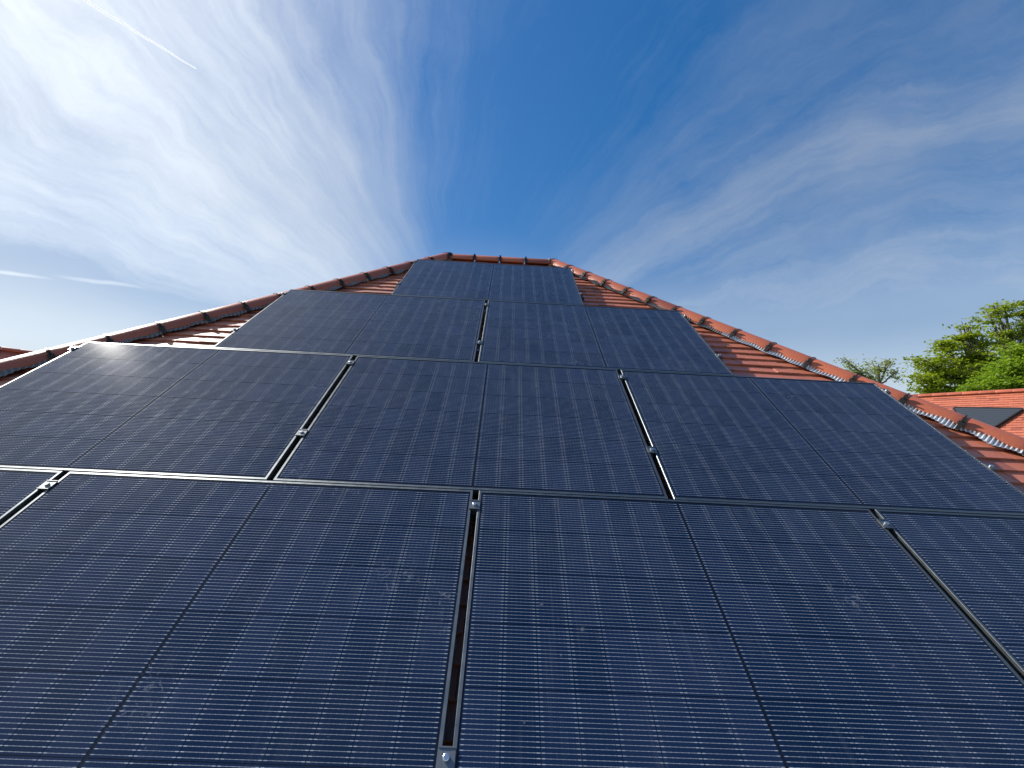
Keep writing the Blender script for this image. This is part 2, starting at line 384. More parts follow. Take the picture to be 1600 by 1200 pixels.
PW, PH, GAP, RG = 1.728, 1.147, 0.027, 0.005
OFF = {'A': -0.085, 'B': -0.096, 'C': -0.018, 'D': 0.0}
BOT = {'D': -(PH + RG), 'C': 0.0, 'B': PH + RG, 'A': 2 * (PH + RG)}
RAILS = {'A': (0.30, 1.045), 'B': (0.285, 1.03), 'C': (0.325, 1.048), 'D': (0.228, 1.063)}
PANELS = [('A', 0), ('B', -.5), ('B', .5), ('C', -1), ('C', 0), ('C', 1), ('D', -1.5), ('D', -.5), ('D', .5), ('D', 1.5)]
def pcen(r_, k): return OFF[r_] + k * (PW + GAP)
def covered(u, v, m=0.0):
    for r_, k in PANELS:
        uc = pcen(r_, k)
        if abs(u - uc) < PW / 2 - m and BOT[r_] + m < v < BOT[r_] + PH - m + (0.1 if m == 0 else 0): return True
    return False
def want_front(u, v):
    p = topx(rp(u, v + .05))
    if p is None or not (-30 < p[0] < 1630 and -30 < p[1] < 1230): return 0
    if covered(u, v + .05, 0.10): return 0
    q = topx(rp(u + .1, v + .05)); return abs(q[0] - p[0])
def hipside(sgn, gap=0.03):                              # halfplane for the front slope on one side
    # sgn*u + HS*v <= sgn*ridge_end + HS*RV - gap
    re_ = RR if sgn > 0 else RL
    return (sgn, HS, sgn * re_ + HS * RV - gap)
hp = [hipside(1), hipside(-1), (0, 1, RV - .03)]
FR = ROOF @ Matrix.Translation((0, 0, TN))
lay_tiles(roof, FR, EV, RV, xl, xr, hp, want_front, 3)
# the three other slopes, same tiles as one mass each (none can be seen from the front)
def slope_frame(c, ang):                                 # c: point at the ridge, ang: rotation about z of the front slope
    return Matrix.Translation(c) @ Matrix.Rotation(ang, 4, 'Z') @ Matrix.Rotation(PITCH, 4, 'X')
none = lambda u, v: 0
H = RV - EV
lay_tiles(roof, slope_frame((RR, yr, zr), R(90)), -H, 0, -run, run, [(1, HS, -.03), (-1, HS, -.03)], none, 4)
lay_tiles(roof, slope_frame((RL, yr, zr), R(-90)), -H, 0, -run, run, [(1, HS, -.03), (-1, HS, -.03)], none, 5)
mid = (RL + RR) / 2; hw = (RR - RL) / 2
lay_tiles(roof, slope_frame((mid, yr, zr), R(180)), -H, 0, -run - hw, run + hw, [(1, HS, hw - .03), (-1, HS, hw - .03), (0, 1, -.03)], none, 6)

# ------------------------------------------------------------------ ridge and hip tiles
PROF = []
for _i in range(13):
    _t = math.pi * (1 - _i / 12); _c, _s = math.cos(_t), math.sin(_t)
    PROF.append((.106 * math.copysign(abs(_c) ** .9, _c) if abs(_c) > 1e-6 else 0.0, -.054 + .096 * abs(_s) ** .95))
def ridge_mesh(length, name='ridge_tile'):
    b = MB(); n = len(PROF); th_ = 0.014
    secs = [(0.0, 0.985, 0), (0.003, 1.0, 0), (length - .05, 1.0, 0.0), (length - .003, 1.006, 0.0005), (length, .998, 0)]
    outer = [[(x * s_, y_, z_ * s_ + dz) for x, z_ in PROF] for y_, s_, dz in secs]
    inner = [[(x * s_ * .88, y_, z_ * s_ - th_ if abs(x) < .1 else z_) for x, z_ in PROF] for y_, s_, dz in secs]
    v = [p for r_ in outer for p in r_] + [p for r_ in inner for p in r_]; f = []; m_ = len(secs); o = m_ * n
    for i in range(m_ - 1):
        for k in range(n - 1):
            f.append((i * n + k, i * n + k + 1, (i + 1) * n + k + 1, (i + 1) * n + k))
            f.append((o + i * n + k + 1, o + i * n + k, o + (i + 1) * n + k, o + (i + 1) * n + k + 1))
        f.append((i * n, (i + 1) * n, o + (i + 1) * n, o + i * n)); f.append((i * n + n - 1, o + i * n + n - 1, o + (i + 1) * n + n - 1, (i + 1) * n + n - 1))
    for k in range(n - 1):
        f.append((k + 1, k, o + k, o + k + 1)); q = (m_ - 1) * n
        f.append((q + k, q + k + 1, o + q + k + 1, o + q + k))
    b.add(v, f); me = b.mesh(name, M['ridge'], True)
    for p in me.polygons:
        if abs(p.normal.y) > .7: p.use_smooth = False
    return me
def clip_mesh():                                         # strap over the joint with a bracket on each side, screw on top
    b = MB(); pr = [(x * 1.02, z_ * 1.03 + .002) for x, z_ in PROF]
    for (xa_, za), (xb, zb) in zip(pr, pr[1:]):
        dx, dz = xb - xa_, zb - za; l_ = math.hypot(dx, dz); nx, nz = -dz / l_, dx / l_; h_ = .003
        b.add([(xa_, -.004, za), (xb, -.004, zb), (xb + nx * h_, -.004, zb + nz * h_), (xa_ + nx * h_, -.004, za + nz * h_),
               (xa_, .004, za), (xb, .004, zb), (xb + nx * h_, .004, zb + nz * h_), (xa_ + nx * h_, .004, za + nz * h_)],
              [(0, 1, 2, 3), (7, 6, 5, 4), (0, 4, 5, 1), (1, 5, 6, 2), (2, 6, 7, 3), (3, 7, 4, 0)])
    for s_ in (-1, 1):
        def bx(x0, x1, y, z0, z1): b.box(min(s_ * x0, s_ * x1), max(s_ * x0, s_ * x1), -y, y, z0, z1)
        bx(.106, .121, .017, -.030, -.008); bx(.099, .114, .010, -.008, .020); bx(.112, .130, .012, -.060, -.030)
        b.tube([(s_ * .115, 0, -.012), (s_ * .133, 0, -.004)], .0045, 6)
    return b.mesh('ridge_clip', M['clip'])
GA = 0.302
ME_R = ridge_mesh(GA - .004); ME_C = clip_mesh()
ME_S = MB(); ME_S.tube([(0, 0, 0), (0, 0, .012)], .009, 7); ME_S = ME_S.mesh('screw', M['steel'])
def axes(origin, yd, up):
    yd = Vector(yd).normalized(); up = Vector(up); up = (up - yd * up.dot(yd)).normalized(); xd = yd.cross(up)
    m = Matrix((xd, yd, up)).transposed().to_4x4(); m.translation = origin; return m
rr2 = random.Random(5)
def run_of_tiles(parent, start, end, up, lift, n=None, clips=True, nm='hip_tile', lim=99):
    start, end = Vector(start), Vector(end); d = (end - start); Lg = d.length; d.normalize()
    n = n or int(Lg / GA); g_ = Lg / n if n < Lg / GA * 1.2 and nm == 'ridge_tile' else GA
    for i in range(n):
        m = axes(start + d * (i * g_) + Vector(up).normalized() * lift, d, up) @ Matrix.Rotation(rr2.uniform(-.012, .012), 4, 'Y') @ Matrix.Rotation(rr2.uniform(-.008, .008), 4, 'Z')
        link(nm, ME_R, parent, m)
        if clips:
            c_ = link('ridge_clip', ME_C, parent, m @ Matrix.Translation((0, 0.0, 0)))
HUP = {1: Vector((SP, -SP, 2 * CP)), -1: Vector((-SP, -SP, 2 * CP))}
run_of_tiles(roof, apexL + Vector((0.04, 0, 0)), apexR - Vector((0.04, 0, 0)), (0, 0, 1), -0.008, n=4, nm='ridge_tile')
for s_, ap in ((1, apexR), (-1, apexL)):
    dn_ = Vector((s_, -1, -math.tan(PITCH))).normalized()
    Lh = (Vector(e[1 if s_ > 0 else 0]) - Vector(ap)).length
    run_of_tiles(roof, Vector(ap) + dn_ * 0.02, Vector(ap) + dn_ * Lh, HUP[s_], 0.012)
    # back hips
    db = Vector((s_, 1, -math.tan(PITCH))).normalized(); run_of_tiles(roof, Vector(ap) + db * 0.02, Vector(ap) + db * Lh, Vector((s_ * SP, SP, 2 * CP)), 0.012, clips=False)
# mortar filling the ends of the ridge
for s_, ap in ((1, apexR), (-1, apexL)):
    b = MB(); b.tube([Vector(ap) + Vector((-s_ * .07, 0, -.05)), Vector(ap) + Vector((s_ * .02, 0, -.045))], [.10, .085], 10)
    link('mortar_fill', b.mesh('mortar_fill', M['mortar'], True), roof)
# pleated ridge roll showing below both hips, draped on the tiles
def ridge_roll(s_, t0, t1, pleat, mat, width, nm='ridge_roll'):
    hd = Vector((s_ * HS, -1, 0)).normalized(); pd = Vector((-s_ * 1, -HS, 0)).normalized()   # down the hip, in-plane away from it
    ap = Vector((RR if s_ > 0 else RL, RV, TN)); b = MB(); rnd = random.Random(int(t0 * 10) + s_)
    k = int((t1 - t0) / pleat * 2); rows = 4; vs = []; fs = []
    ph = rnd.uniform(0, 6)
    for i in range(k + 1):
        t = t0 + i * pleat / 2; zz = 0.010 if i % 2 else 0.0
        wav = .009 * math.sin(t * 6.28 / .19 + ph) + .006 * math.sin(t * 23 + 1)
        for j in range(rows):
            w_ = .070 + (width + wav) * j / (rows - 1)
            h_ = .030 - .022 * j / (rows - 1) + zz * (1 if j < 3 else .6) + .004 * math.sin(t * 31 + j)
            vs.append(ap + hd * t + pd * w_ + Vector((0, 0, h_)))
    for i in range(k):
        for j in range(rows - 1):
            q = (i * rows + j, i * rows + j + 1, (i + 1) * rows + j + 1, (i + 1) * rows + j)
            fs.append(q if s_ > 0 else q[::-1])
    b.add([ROOF @ p for p in vs], fs)
    me = b.mesh(nm, mat); o = link(nm, me, roof)
    sm = o.modifiers.new('thick', 'SOLIDIFY'); sm.thickness = .0012; sm.offset = 0
ridge_roll(1, .12, 2.35, .021, M['rollg'], .060)
ridge_roll(1, 2.35, 5.2, .021, M['roll'], .068)
ridge_roll(-1, .12, 5.2, .030, M['rollg'], .062)
# a white bird streak over one hip tile
b = MB(); pts = []
for k in range(9):
    a_ = -0.2 + k * .16; pts.append((.118 * math.sin(a_ * 1.0) if False else 0, 0, 0))
hd3 = Vector((1, -1, -math.tan(PITCH))).normalized(); t_s = None
def hip_surface(s_, t, idx, frac=0.0):
    hd_ = Vector((s_, -1, -math.tan(PITCH))).normalized(); ap = Vector(apexR if s_ > 0 else apexL)
    m = axes(ap + hd_ * (0.02 + t) + HUP[s_].normalized() * 0.012, hd_, HUP[s_]); x, z_ = idx; return m @ Vector((x * 1.05, 0, z_ * 1.05 + .003))
best = None
for k in range(300):
    t = k * .02; q = topx(hip_surface(1, t, PROF[2])); 
    if q and (best is None or abs(q[0] - 1404) < best[0]): best = (abs(q[0] - 1404), t)
    q2 = topx(hip_surface(1, t, PROF[-3]))
    if q2 and abs(q2[0] - 1404) < best[0]: pass
tb = best[1]
side = PROF if topx(hip_surface(1, tb, PROF[1]))[1] > topx(hip_surface(1, tb, PROF[-2]))[1] else PROF[::-1]
pts = [hip_surface(1, tb + .02 + .05 * math.sin(i * .5), side[i]) for i in (5, 4, 3, 2, 1, 0)]
b = MB(); b.tube(pts, [.003, .006, .007, .008, .009, .006], 5)
link('white_streak', b.mesh('white_streak', M['white'], True), roof)

# ------------------------------------------------------------------ solar panels
FH = 0.030
def frame_mesh():
    b = MB(); w2, h2 = PW / 2, PH / 2; lip = .0105; z0 = -FH; bv = .0012
    outer = [(-w2, -h2), (w2, -h2), (w2, h2), (-w2, h2)]
    def ring(ins, z): return [(x - math.copysign(ins, x), y - math.copysign(ins, y), z) for x, y in outer]
    rings = [ring(0, z0), ring(0, -bv), ring(bv, 0), ring(lip, 0), ring(lip, -.0035), ring(lip + .002, z0 + .002), ring(.0, z0)]
    v = [p for r_ in rings[:-1] for p in r_]; f = []
    for i in range(len(rings) - 2):
        for k in range(4): f.append((i * 4 + k, i * 4 + (k + 1) % 4, (i + 1) * 4 + (k + 1) % 4, (i + 1) * 4 + k))
    q = (len(rings) - 2) * 4
    for k in range(4): f.append((q + k, q + (k + 1) % 4, (k + 1) % 4, k))
    b.add(v, f); return b.mesh('frame', M['frame'])
ME_F = frame_mesh()
b = MB(); b.box(-PW / 2 + .0108, PW / 2 - .0108, -PH / 2 + .0108, PH / 2 - .0108, -.0065, -.0020); ME_B = b.mesh('glass', M['back'])
CW, CH = 0.1042, 0.1822
b = MB(); ch = .004                                       # a cell: thin plate with the corners nipped
pl = [(-CW / 2, -CH / 2 + .0), (CW / 2, -CH / 2), (CW / 2, CH / 2), (-CW / 2, CH / 2)]
b.prism(pl, lambda x, y: -.0001, lambda x, y: .0006); ME_CELL = b.mesh('solar_cell', M['cell'])
def panel(r_, k, label):
    root = link('solar_panel', None); root.matrix_world = ROOF @ Matrix.Translation((pcen(r_, k), BOT[r_] + PH / 2, 0)) @ Matrix.Rotation(random.uniform(-.0012, .0012), 4, 'Y') @ Matrix.Rotation(random.uniform(-.0008, .0008), 4, 'X')
    root.empty_display_size = .2
    tag(root, label, 'solar panel', 'solar panels in four staggered rows on the roof')
    link('frame', ME_F, root, Matrix()); link('glass', ME_B, root, Matrix())
    for j in range(6):
        y = (j - 2.5) * (CH + .0022)
        for i in range(16):
            x = (i - 7.5) * (CW + .0012) + math.copysign(.0042, i - 7.5)
            link('cell', ME_CELL, root, Matrix.Translation((x, y, -.0020)))
    return root
LAB = {('A', 0): 'topmost solar panel, alone in its row just below the ridge',
       ('B', -.5): 'left solar panel of the two-panel second row, its left corner touching the left hip',
       ('B', .5): 'right solar panel of the two-panel second row, beside the red tiles of the right hip',
       ('C', -1): 'left solar panel of the three-panel third row, sunlit greyish with white top-corner scuffs',
       ('C', 0): 'middle solar panel of the three-panel third row, between two dark gaps',
       ('C', 1): 'right solar panel of the three-panel third row, its top right corner under the right hip',
       ('D', -1.5): 'sliver of solar panel cut off by the left edge in the lowest row',
       ('D', -.5): 'large solar panel filling the lower left foreground, sun sheen on its cell wires',
       ('D', .5): 'large solar panel in the lower right foreground, right of the wide central gap',
       ('D', 1.5): 'solar panel cut off by the right edge in the lowest row'}
for q in PANELS: panel(q[0], q[1], LAB[q])

# rails and clamps
ROWNAME = {'A': 'top', 'B': 'second', 'C': 'third', 'D': 'lowest'}
for r_ in 'ABCD':
    ks = [k for a_, k in PANELS if a_ == r_]
    ul = pcen(r_, min(ks)) - PW / 2 - .045; ur = pcen(r_, max(ks)) + PW / 2 + .045
    for j, rv in enumerate(RAILS[r_]):
        b = MB(); b.box(ul, ur, -.018, .018, -.034 - .036, -.0345); b.box(ul, ur, -.006, .006, -.0345, -.0325)
        root = link('mounting_rail', None); root.matrix_world = ROOF @ Matrix.Translation((0, BOT[r_] + rv, 0))
        tag(root, 'dark metal mounting rail under the %s part of the %s row of solar panels' % ('upper' if j else 'lower', ROWNAME[r_]), 'rail', 'rails under the solar panels')
        link('rail', b.mesh('rail', M['alu']), root, Matrix())
        nh = max(2, int((ur - ul) / 1.1)); hb = MB()
        for i in range(nh):
            uu = ul + .25 + (ur - ul - .5) * i / (nh - 1); hb = MB()
            hb.box(uu - .015, uu + .015, -.05, -.018, -.105, -.04); hb.box(uu - .015, uu + .015, -.05, .06, -.112, -.105)
            link('roof_hook', hb.mesh('roof_hook', M['steel']), root, Matrix())
def bolt_mesh():
    b = MB(); b.tube([(0, 0, 0), (0, 0, .0065)], [.0085, .0085], 14); b.tube([(0, 0, .0063), (0, 0, .0075)], [.0085, .0066], 14)
    n = 14; ringo = [(.0066 * math.cos(2 * math.pi * i / n), .0066 * math.sin(2 * math.pi * i / n), .0076) for i in range(n)]
    ringi = [(.004 * math.cos(2 * math.pi * i / n), .004 * math.sin(2 * math.pi * i / n), .0076) for i in range(n)]
    ringd = [(x, y, .003) for x, y, z_ in ringi]
    b.add(ringo + ringi + ringd, [(i, (i + 1) % n, n + (i + 1) % n, n + i) for i in range(n)] + [(n + i, n + (i + 1) % n, 2 * n + (i + 1) % n, 2 * n + i) for i in range(n)] + [tuple(2 * n + i for i in range(n))])
    return b.mesh('bolt', M['steel'])
ME_BOLT = bolt_mesh()
b = MB(); hg = GAP / 2
b.box(-hg - .009, -hg + .003, -.022, .022, .0004, .0040); b.box(hg - .003, hg + .009, -.022, .022, .0004, .0040)
b.box(-hg + .003, hg - .003, -.022, .022, -.004, .0036); b.box(-.0045, .0045, -.022, .022, -.030, -.004)
b.box(-hg - .009, hg + .009, .020, .0235, .0041, .0062); b.box(-hg - .009, hg + .009, -.0235, -.020, .0041, .0056)
ME_MID = b.mesh('clamp_plate', M['clamp'])
b = MB(); b.box(-.010, .004, -.022, .022, .0004, .0040); b.box(.004, .020, -.022, .022, -.004, .0036); b.box(.020, .024, -.022, .022, -.034, .0020)
ME_END = b.mesh('clamp_plate', M['clamp'])
def clamp(u, v, me, flip, label, group, nm):
    root = link(nm, None); root.matrix_world = ROOF @ Matrix.Translation((u, v, 0)) @ (Matrix.Rotation(math.pi, 4, 'Z') if flip else Matrix())
    tag(root, label, 'clamp', group); link('clamp_plate', me, root, Matrix())
    x = .011 if me is ME_END else 0
    link('bolt', ME_BOLT, root, Matrix.Translation((x, 0, .0036)) @ Matrix.Rotation(random.uniform(0, 1), 4, 'Z'))
    if me is ME_MID:
        pass
HL = {0: 'lower', 1: 'upper'}
gapname = {('B', 0): 'in the dark gap of the two-panel second row', ('C', -.5): 'in the left dark gap of the third row', ('C', .5): 'in the right dark gap of the third row',
           ('D', -1): 'in the left dark gap of the lowest row', ('D', 0): 'in the wide central gap of the lowest row', ('D', 1): 'in the right dark gap of the lowest row'}
for (r_, k), nm in gapname.items():
    for j in (0, 1):
        clamp(pcen(r_, k), BOT[r_] + RAILS[r_][j], ME_MID, False, '%s clamp with a round silver bolt %s' % (HL[j], nm), 'mid clamps between neighbouring panels', 'mid_clamp')
for r_ in 'ABCD':
    ks = [k for a_, k in PANELS if a_ == r_]
    for s_ in (-1, 1):
        k = min(ks) if s_ < 0 else max(ks)
        for j in (0, 1):
            clamp(pcen(r_, k) + s_ * PW / 2, BOT[r_] + RAILS[r_][j], ME_END, s_ < 0,
                  '%s end clamp holding the %s edge of the %s row' % (HL[j], 'left' if s_ < 0 else 'right', ROWNAME[r_]), 'end clamps along the outer panel edges', 'end_clamp')

# ------------------------------------------------------------------ wings of the building to either side
def wing(name, label, px, py, Y, ang, length_near, length_far, seed, sgn, region, wlimit):
    """ridge passes through pixel ray (px,py) at forward distance Y; ang = direction of the ridge going away, measured from +Y"""
    P0 = on_y(px, py, Y); away = Vector((math.sin(ang), math.cos(ang), 0))
    A = P0 - away * length_near; B = P0 + away * length_far
    root = link(name, None); root.matrix_world = Matrix.Translation((P0.x, P0.y, 0)); tag(root, label, 'building'); inv = root.matrix_world.inverted()
    down = Vector((-away.y, away.x, 0)); 
    if down.dot(cam_loc - P0) < 0: down = -down
    zt = P0.z - .085; rise = zt - 4.6; rn = rise / math.tan(PITCH)
    xdir = away if Vector((0, 0, 1)).cross(away).dot(-down) > 0 else -away       # slope x axis with y pointing up the slope
    vs = [inv @ (Q + dn_ * rn + Vector((0, 0, 4.6 - Q.z - .06))) for Q in (A, B) for dn_ in (down, -down)] + [inv @ Vector((Q.x, Q.y, zt - .06)) for Q in (A, B)]
    b = MB(); b.add(vs, [(0, 2, 5, 4), (1, 4, 5, 3), (0, 4, 1), (2, 3, 5), (0, 1, 3, 2)]); rf = link('roof', b.mesh('roof', M['deck']), root)
    b = MB(); c4 = [inv @ Vector((*(Q + dn_ * (rn - .4)).xy, z_)) for z_ in (0, 4.5) for Q, dn_ in ((A + away * .3, down), (A + away * .3, -down), (B - away * .3, -down), (B - away * .3, down))]
    b.add(c4, [(0, 1, 5, 4), (1, 2, 6, 5), (2, 3, 7, 6), (3, 0, 4, 7)]); link('wall', b.mesh('wall', wallm.m), root)
    # slope frame: origin at the ridge point P0, x along xdir, y up the slope
    for face, dd in ((0, down), (1, -down)):
        yv = (-dd * CP + Vector((0, 0, SP))).normalized(); xv = yv.cross((dd * SP + Vector((0, 0, CP))).normalized()); zv = xv.cross(yv)
        F = Matrix((xv, yv, zv)).transposed().to_4x4(); F.translation = Vector((P0.x, P0.y, zt)); Fi = inv @ F
        s0 = min((A - P0).dot(xv), (B - P0).dot(xv)); s1_ = max((A - P0).dot(xv), (B - P0).dot(xv))
        def want(u, v, F=F, face=face):
            if face: return 0
            p = topx(F @ Vector((u, v + .05, 0)))
            if p is None or not region(p): return 0
            q = topx(F @ Vector((u + .1, v + .05, 0))); return abs(q[0] - p[0])
        lay_tiles(rf, Fi, -math.floor(rise / SP / TG) * TG, 0, s0, s1_, [(1, 0, s1_), (-1, 0, -s0), (0, 1, -.03)], want, seed + face, wlimit)
        if face == 0: front = F
    n = int((length_near + length_far) / GA); st = Vector((A.x, A.y, zt))
    for i in range(n):
        m = inv @ axes(st + away * (i * GA) + Vector((0, 0, -.002)), away, (0, 0, 1)); 
        if i * GA > length_near + 7: break
        link('ridge_tile', ME_R, rf, m)
    return root, front, rf
reg_r = lambda p: 1415 < p[0] < 1615 and 595 < p[1] < 612 + (p[0] - 1425) * .56
reg_l = lambda p: -15 < p[0] < 70 and 525 < p[1] < 575
wr, fr_r, rfr = wing('building_wing', 'long red tiled roof beyond the right hip, in front of the green trees', 1540, 607.5, 11.0, R(-33), 5.0, 9.0, 40, 1, reg_r, 300)
wl, fr_l, rfl = wing('building_wing', 'shaded brown tiled roof peeking out beyond the left hip', 20, 541, 10.5, R(40), 5.0, 8.0, 50, -1, reg_l, 300)
# dark panel set on the right wing's slope, its near edge cut on the slant
def on_frame(F, px, py, h=0.0):
    d = ray(px, py); n = F.to_3x3().col[2]; o = F.translation + n * h; t = (o - cam_loc).dot(n) / d.dot(n); return F.inverted() @ (cam_loc + d * t)
quad = [on_frame(fr_r, *p, .05) for p in [(1491, 637), (1597, 638.5), (1557, 664), (1512, 688)]]
quad = [(p.x, p.y) for p in quad]
sg = sum(quad[i][0] * quad[(i + 1) % 4][1] - quad[(i + 1) % 4][0] * quad[i][1] for i in range(4))
if sg < 0: quad = quad[::-1]
root = link('slanted_panel', None); root.matrix_world = fr_r; tag(root, 'dark grey slant-edged panel lying on the tiles of the far right roof', 'panel')
pm = MT('dark_slate_panel'); tcp = pm.n('ShaderNodeTexCoord'); spx = pm.n('ShaderNodeSeparateXYZ'); pm.t.links.new(tcp.outputs['Object'], spx.inputs[0])
ln = pm.mt('LESS_THAN', pm.mt('FRACT', pm.mt('MULTIPLY', spx.outputs[1], 11)), 0.12)
pm.set(Base_Color=pm.mix(pm.mt('MULTIPLY', ln, .6), (0.035, 0.042, 0.052), (0.10, 0.11, 0.12)), Roughness=0.45)
b = MB(); b.prism(quad, lambda x, y: .028, lambda x, y: .05); link('sheet', b.mesh('sheet', pm.m), root, Matrix())
for i in range(4):
    p, q = Vector((*quad[i], 0)), Vector((*quad[(i + 1) % 4], 0)); d = (q - p).normalized(); nn = Vector((d.y, -d.x, 0)); th_ = .03
    c_ = [p, q, q + nn * th_, p + nn * th_]
    b = MB(); b.prism([(x.x, x.y) for x in c_][::1] if (Vector((1, 0, 0)).x) else [], lambda x, y: .01, lambda x, y: .062); link('edge_strip', b.mesh('edge_strip', M['void']), root, Matrix())

# ------------------------------------------------------------------ trees
def leaf_mat(name, c1_, c2_):
    m = MT(name); geo = m.n('ShaderNodeNewGeometry'); 
    f = m.mt('ADD', m.mt('MULTIPLY', geo.outputs['Random Per Island'], .7), m.mt('MULTIPLY', m.noise(geo.outputs['Position'], .5, 3), .3))
    col = m.mix(f, c1_, c2_); m.set(Base_Color=col, Roughness=0.5, Specular_IOR_Level=0.3)
    tr = m.n('ShaderNodeBsdfTranslucent'); m.put(tr.inputs['Color'], m.mix(.5, col, (0.34, 0.44, 0.02))); ms = m.n('ShaderNodeMixShader'); ms.inputs[0].default_value = 0.55
    m.t.links.new(m.b.outputs[0], ms.inputs[1]); m.t.links.new(tr.outputs[0], ms.inputs[2]); m.t.links.new(ms.outputs[0], m.out.inputs[0]); return m.m
bark = MT('bark'); gp = bark.n('ShaderNodeNewGeometry').outputs['Position']
bark.set(Base_Color=bark.mix(bark.noise(gp, 8, 5), (0.09, 0.075, 0.055), (0.17, 0.15, 0.12)), Roughness=0.9)
LM = leaf_mat('oak_leaves', (0.18, 0.26, 0.012), (0.38, 0.44, 0.03)); LM2 = leaf_mat('bush_leaves', (0.14, 0.27, 0.016), (0.28, 0.42, 0.03)); LM3 = leaf_mat('young_leaves', (0.26, 0.31, 0.10), (0.42, 0.45, 0.18))
def tree(label, base, lobes, nclus, nleaf, leaf, lm, seed, trunk_r=.3, flat=.4, clr=.55, hub=None, nm='broadleaf_tree', grp='green trees beyond the far right roof'):
    """lobes: (centre, radii) in world space. Leaf clusters sit in pads at the ends of real twigs."""
    rg = np.random.default_rng(seed); rnd = random.Random(seed); base = Vector(base)
    root = link(nm, None); root.matrix_world = Matrix.Translation(base); tag(root, label, 'tree', grp)
    tb_ = MB(); hub = Vector(hub) - base if hub else Vector((0, 0, min(c_[2] - r_[2] for c_, r_ in lobes) * .9))
    tb_.tube([(0, 0, -.3), hub * .5 + Vector((.1, .05, 0)), hub], [trunk_r * 1.3, trunk_r, trunk_r * .8], 9)
    LV = []; vol = [r_[0] * r_[1] * r_[2] for c_, r_ in lobes]
    twig = MB()
    for (c_, r_), vv in zip(lobes, vol):
        c_ = Vector(c_) - base; r_ = Vector(r_); k = max(3, int(nclus * vv / sum(vol)))
        # limb: bent path hub -> lobe centre
        mid_ = hub.lerp(c_, .5) + Vector((rnd.uniform(-.3, .3), rnd.uniform(-.3, .3), -.10 * (c_ - hub).length)); limb = []
        for i in range(9):
            t = i / 8; p = hub * (1 - t) ** 2 + mid_ * 2 * t * (1 - t) + c_ * t * t
            limb.append(p + Vector((rnd.uniform(-1, 1), rnd.uniform(-1, 1), rnd.uniform(-1, 1))) * .06 * (1 if 0 < i else 0) * r_.length * .4)
        lr = trunk_r * .5; tb_.tube(limb, [lr * (1 - .8 * i / 8) + .02 for i in range(9)], 6)
        subs = []
        for i in range(max(3, k // 7)):
            st = limb[rnd.randint(3, 8)]
            d = Vector(rg.normal(size=3)).normalized(); e_ = c_ + Vector((d.x * r_.x, d.y * r_.y, d.z * r_.z * .85)) * rnd.uniform(.45, .85)
            m_ = st.lerp(e_, .5) + Vector((rnd.uniform(-.25, .25), rnd.uniform(-.25, .25), rnd.uniform(-.25, .1))) * r_.length * .35
            pp = [st, st.lerp(m_, .5) + Vector(rg.normal(size=3)) * .08, m_, m_.lerp(e_, .5) + Vector(rg.normal(size=3)) * .08, e_]
            tb_.tube(pp, [.055, .045, .034, .024, .014], 4, False); subs.append(pp)
        for i in range(k):
            pp = subs[i % len(subs)]; st = pp[rnd.randint(1, 4)]
            d = Vector(rg.normal(size=3)).normalized(); e_ = st + Vector((d.x, d.y, d.z * .55)) * rnd.uniform(.25, 1.0) * r_.length * .28
            q = e_ - c_; s_ = math.sqrt((q.x / r_.x) ** 2 + (q.y / r_.y) ** 2 + (q.z / r_.z) ** 2)
            if s_ > 1.08: e_ = c_ + q / s_ * rnd.uniform(.9, 1.05)
            tb_.tube([st, st.lerp(e_, .5) + Vector(rg.normal(size=3)) * .05, e_], [.018, .012, .007], 3, False)
            n_ = int(nleaf * rnd.uniform(.6, 1.3)); sc_ = clr * rnd.uniform(.6, 1.25)
            P = rg.normal(size=(n_, 3)) * np.array([sc_ * .55, sc_ * .55, sc_ * .55 * flat]) + np.array(e_)
            LV.append(P)
    P = np.concatenate(LV); n_ = len(P)
    A_ = rg.normal(size=(n_, 3)); A_[:, 2] *= .5; A_ /= np.linalg.norm(A_, axis=1)[:, None]
    B_ = rg.normal(size=(n_, 3)); B_[:, 2] *= .5; B_ -= A_ * (A_ * B_).sum(1)[:, None]; B_ /= np.linalg.norm(B_, axis=1)[:, None]
    sz = leaf * rg.uniform(.6, 1.3, size=(n_, 1)); 
    V = np.stack([P - A_ * sz, P + B_ * sz * .55, P + A_ * sz, P - B_ * sz * .55], 1).reshape(-1, 3)
    me = bpy.data.meshes.new('crown'); me.vertices.add(len(V)); me.vertices.foreach_set('co', V.ravel().astype(np.float32))
    me.loops.add(4 * n_); me.loops.foreach_set('vertex_index', np.arange(4 * n_, dtype=np.int32)); me.polygons.add(n_)
    me.polygons.foreach_set('loop_start', np.arange(0, 4 * n_, 4, dtype=np.int32)); me.polygons.foreach_set('loop_total', np.full(n_, 4, dtype=np.int32))
    me.materials.append(lm); me.update(calc_edges=True)
    link('trunk', tb_.mesh('trunk', bark.m, True), root, Matrix()); link('crown', me, root, Matrix())
    return n_
def lob(px, py, Y, wx, wz, dp=None): return (tuple(on_y(px, py, Y)), (wx * Y / FPX, (dp or wx) * Y / FPX, wz * Y / FPX))
def gnd(px, Y): p = on_y(px, 700, Y); return (p.x, p.y, 0)
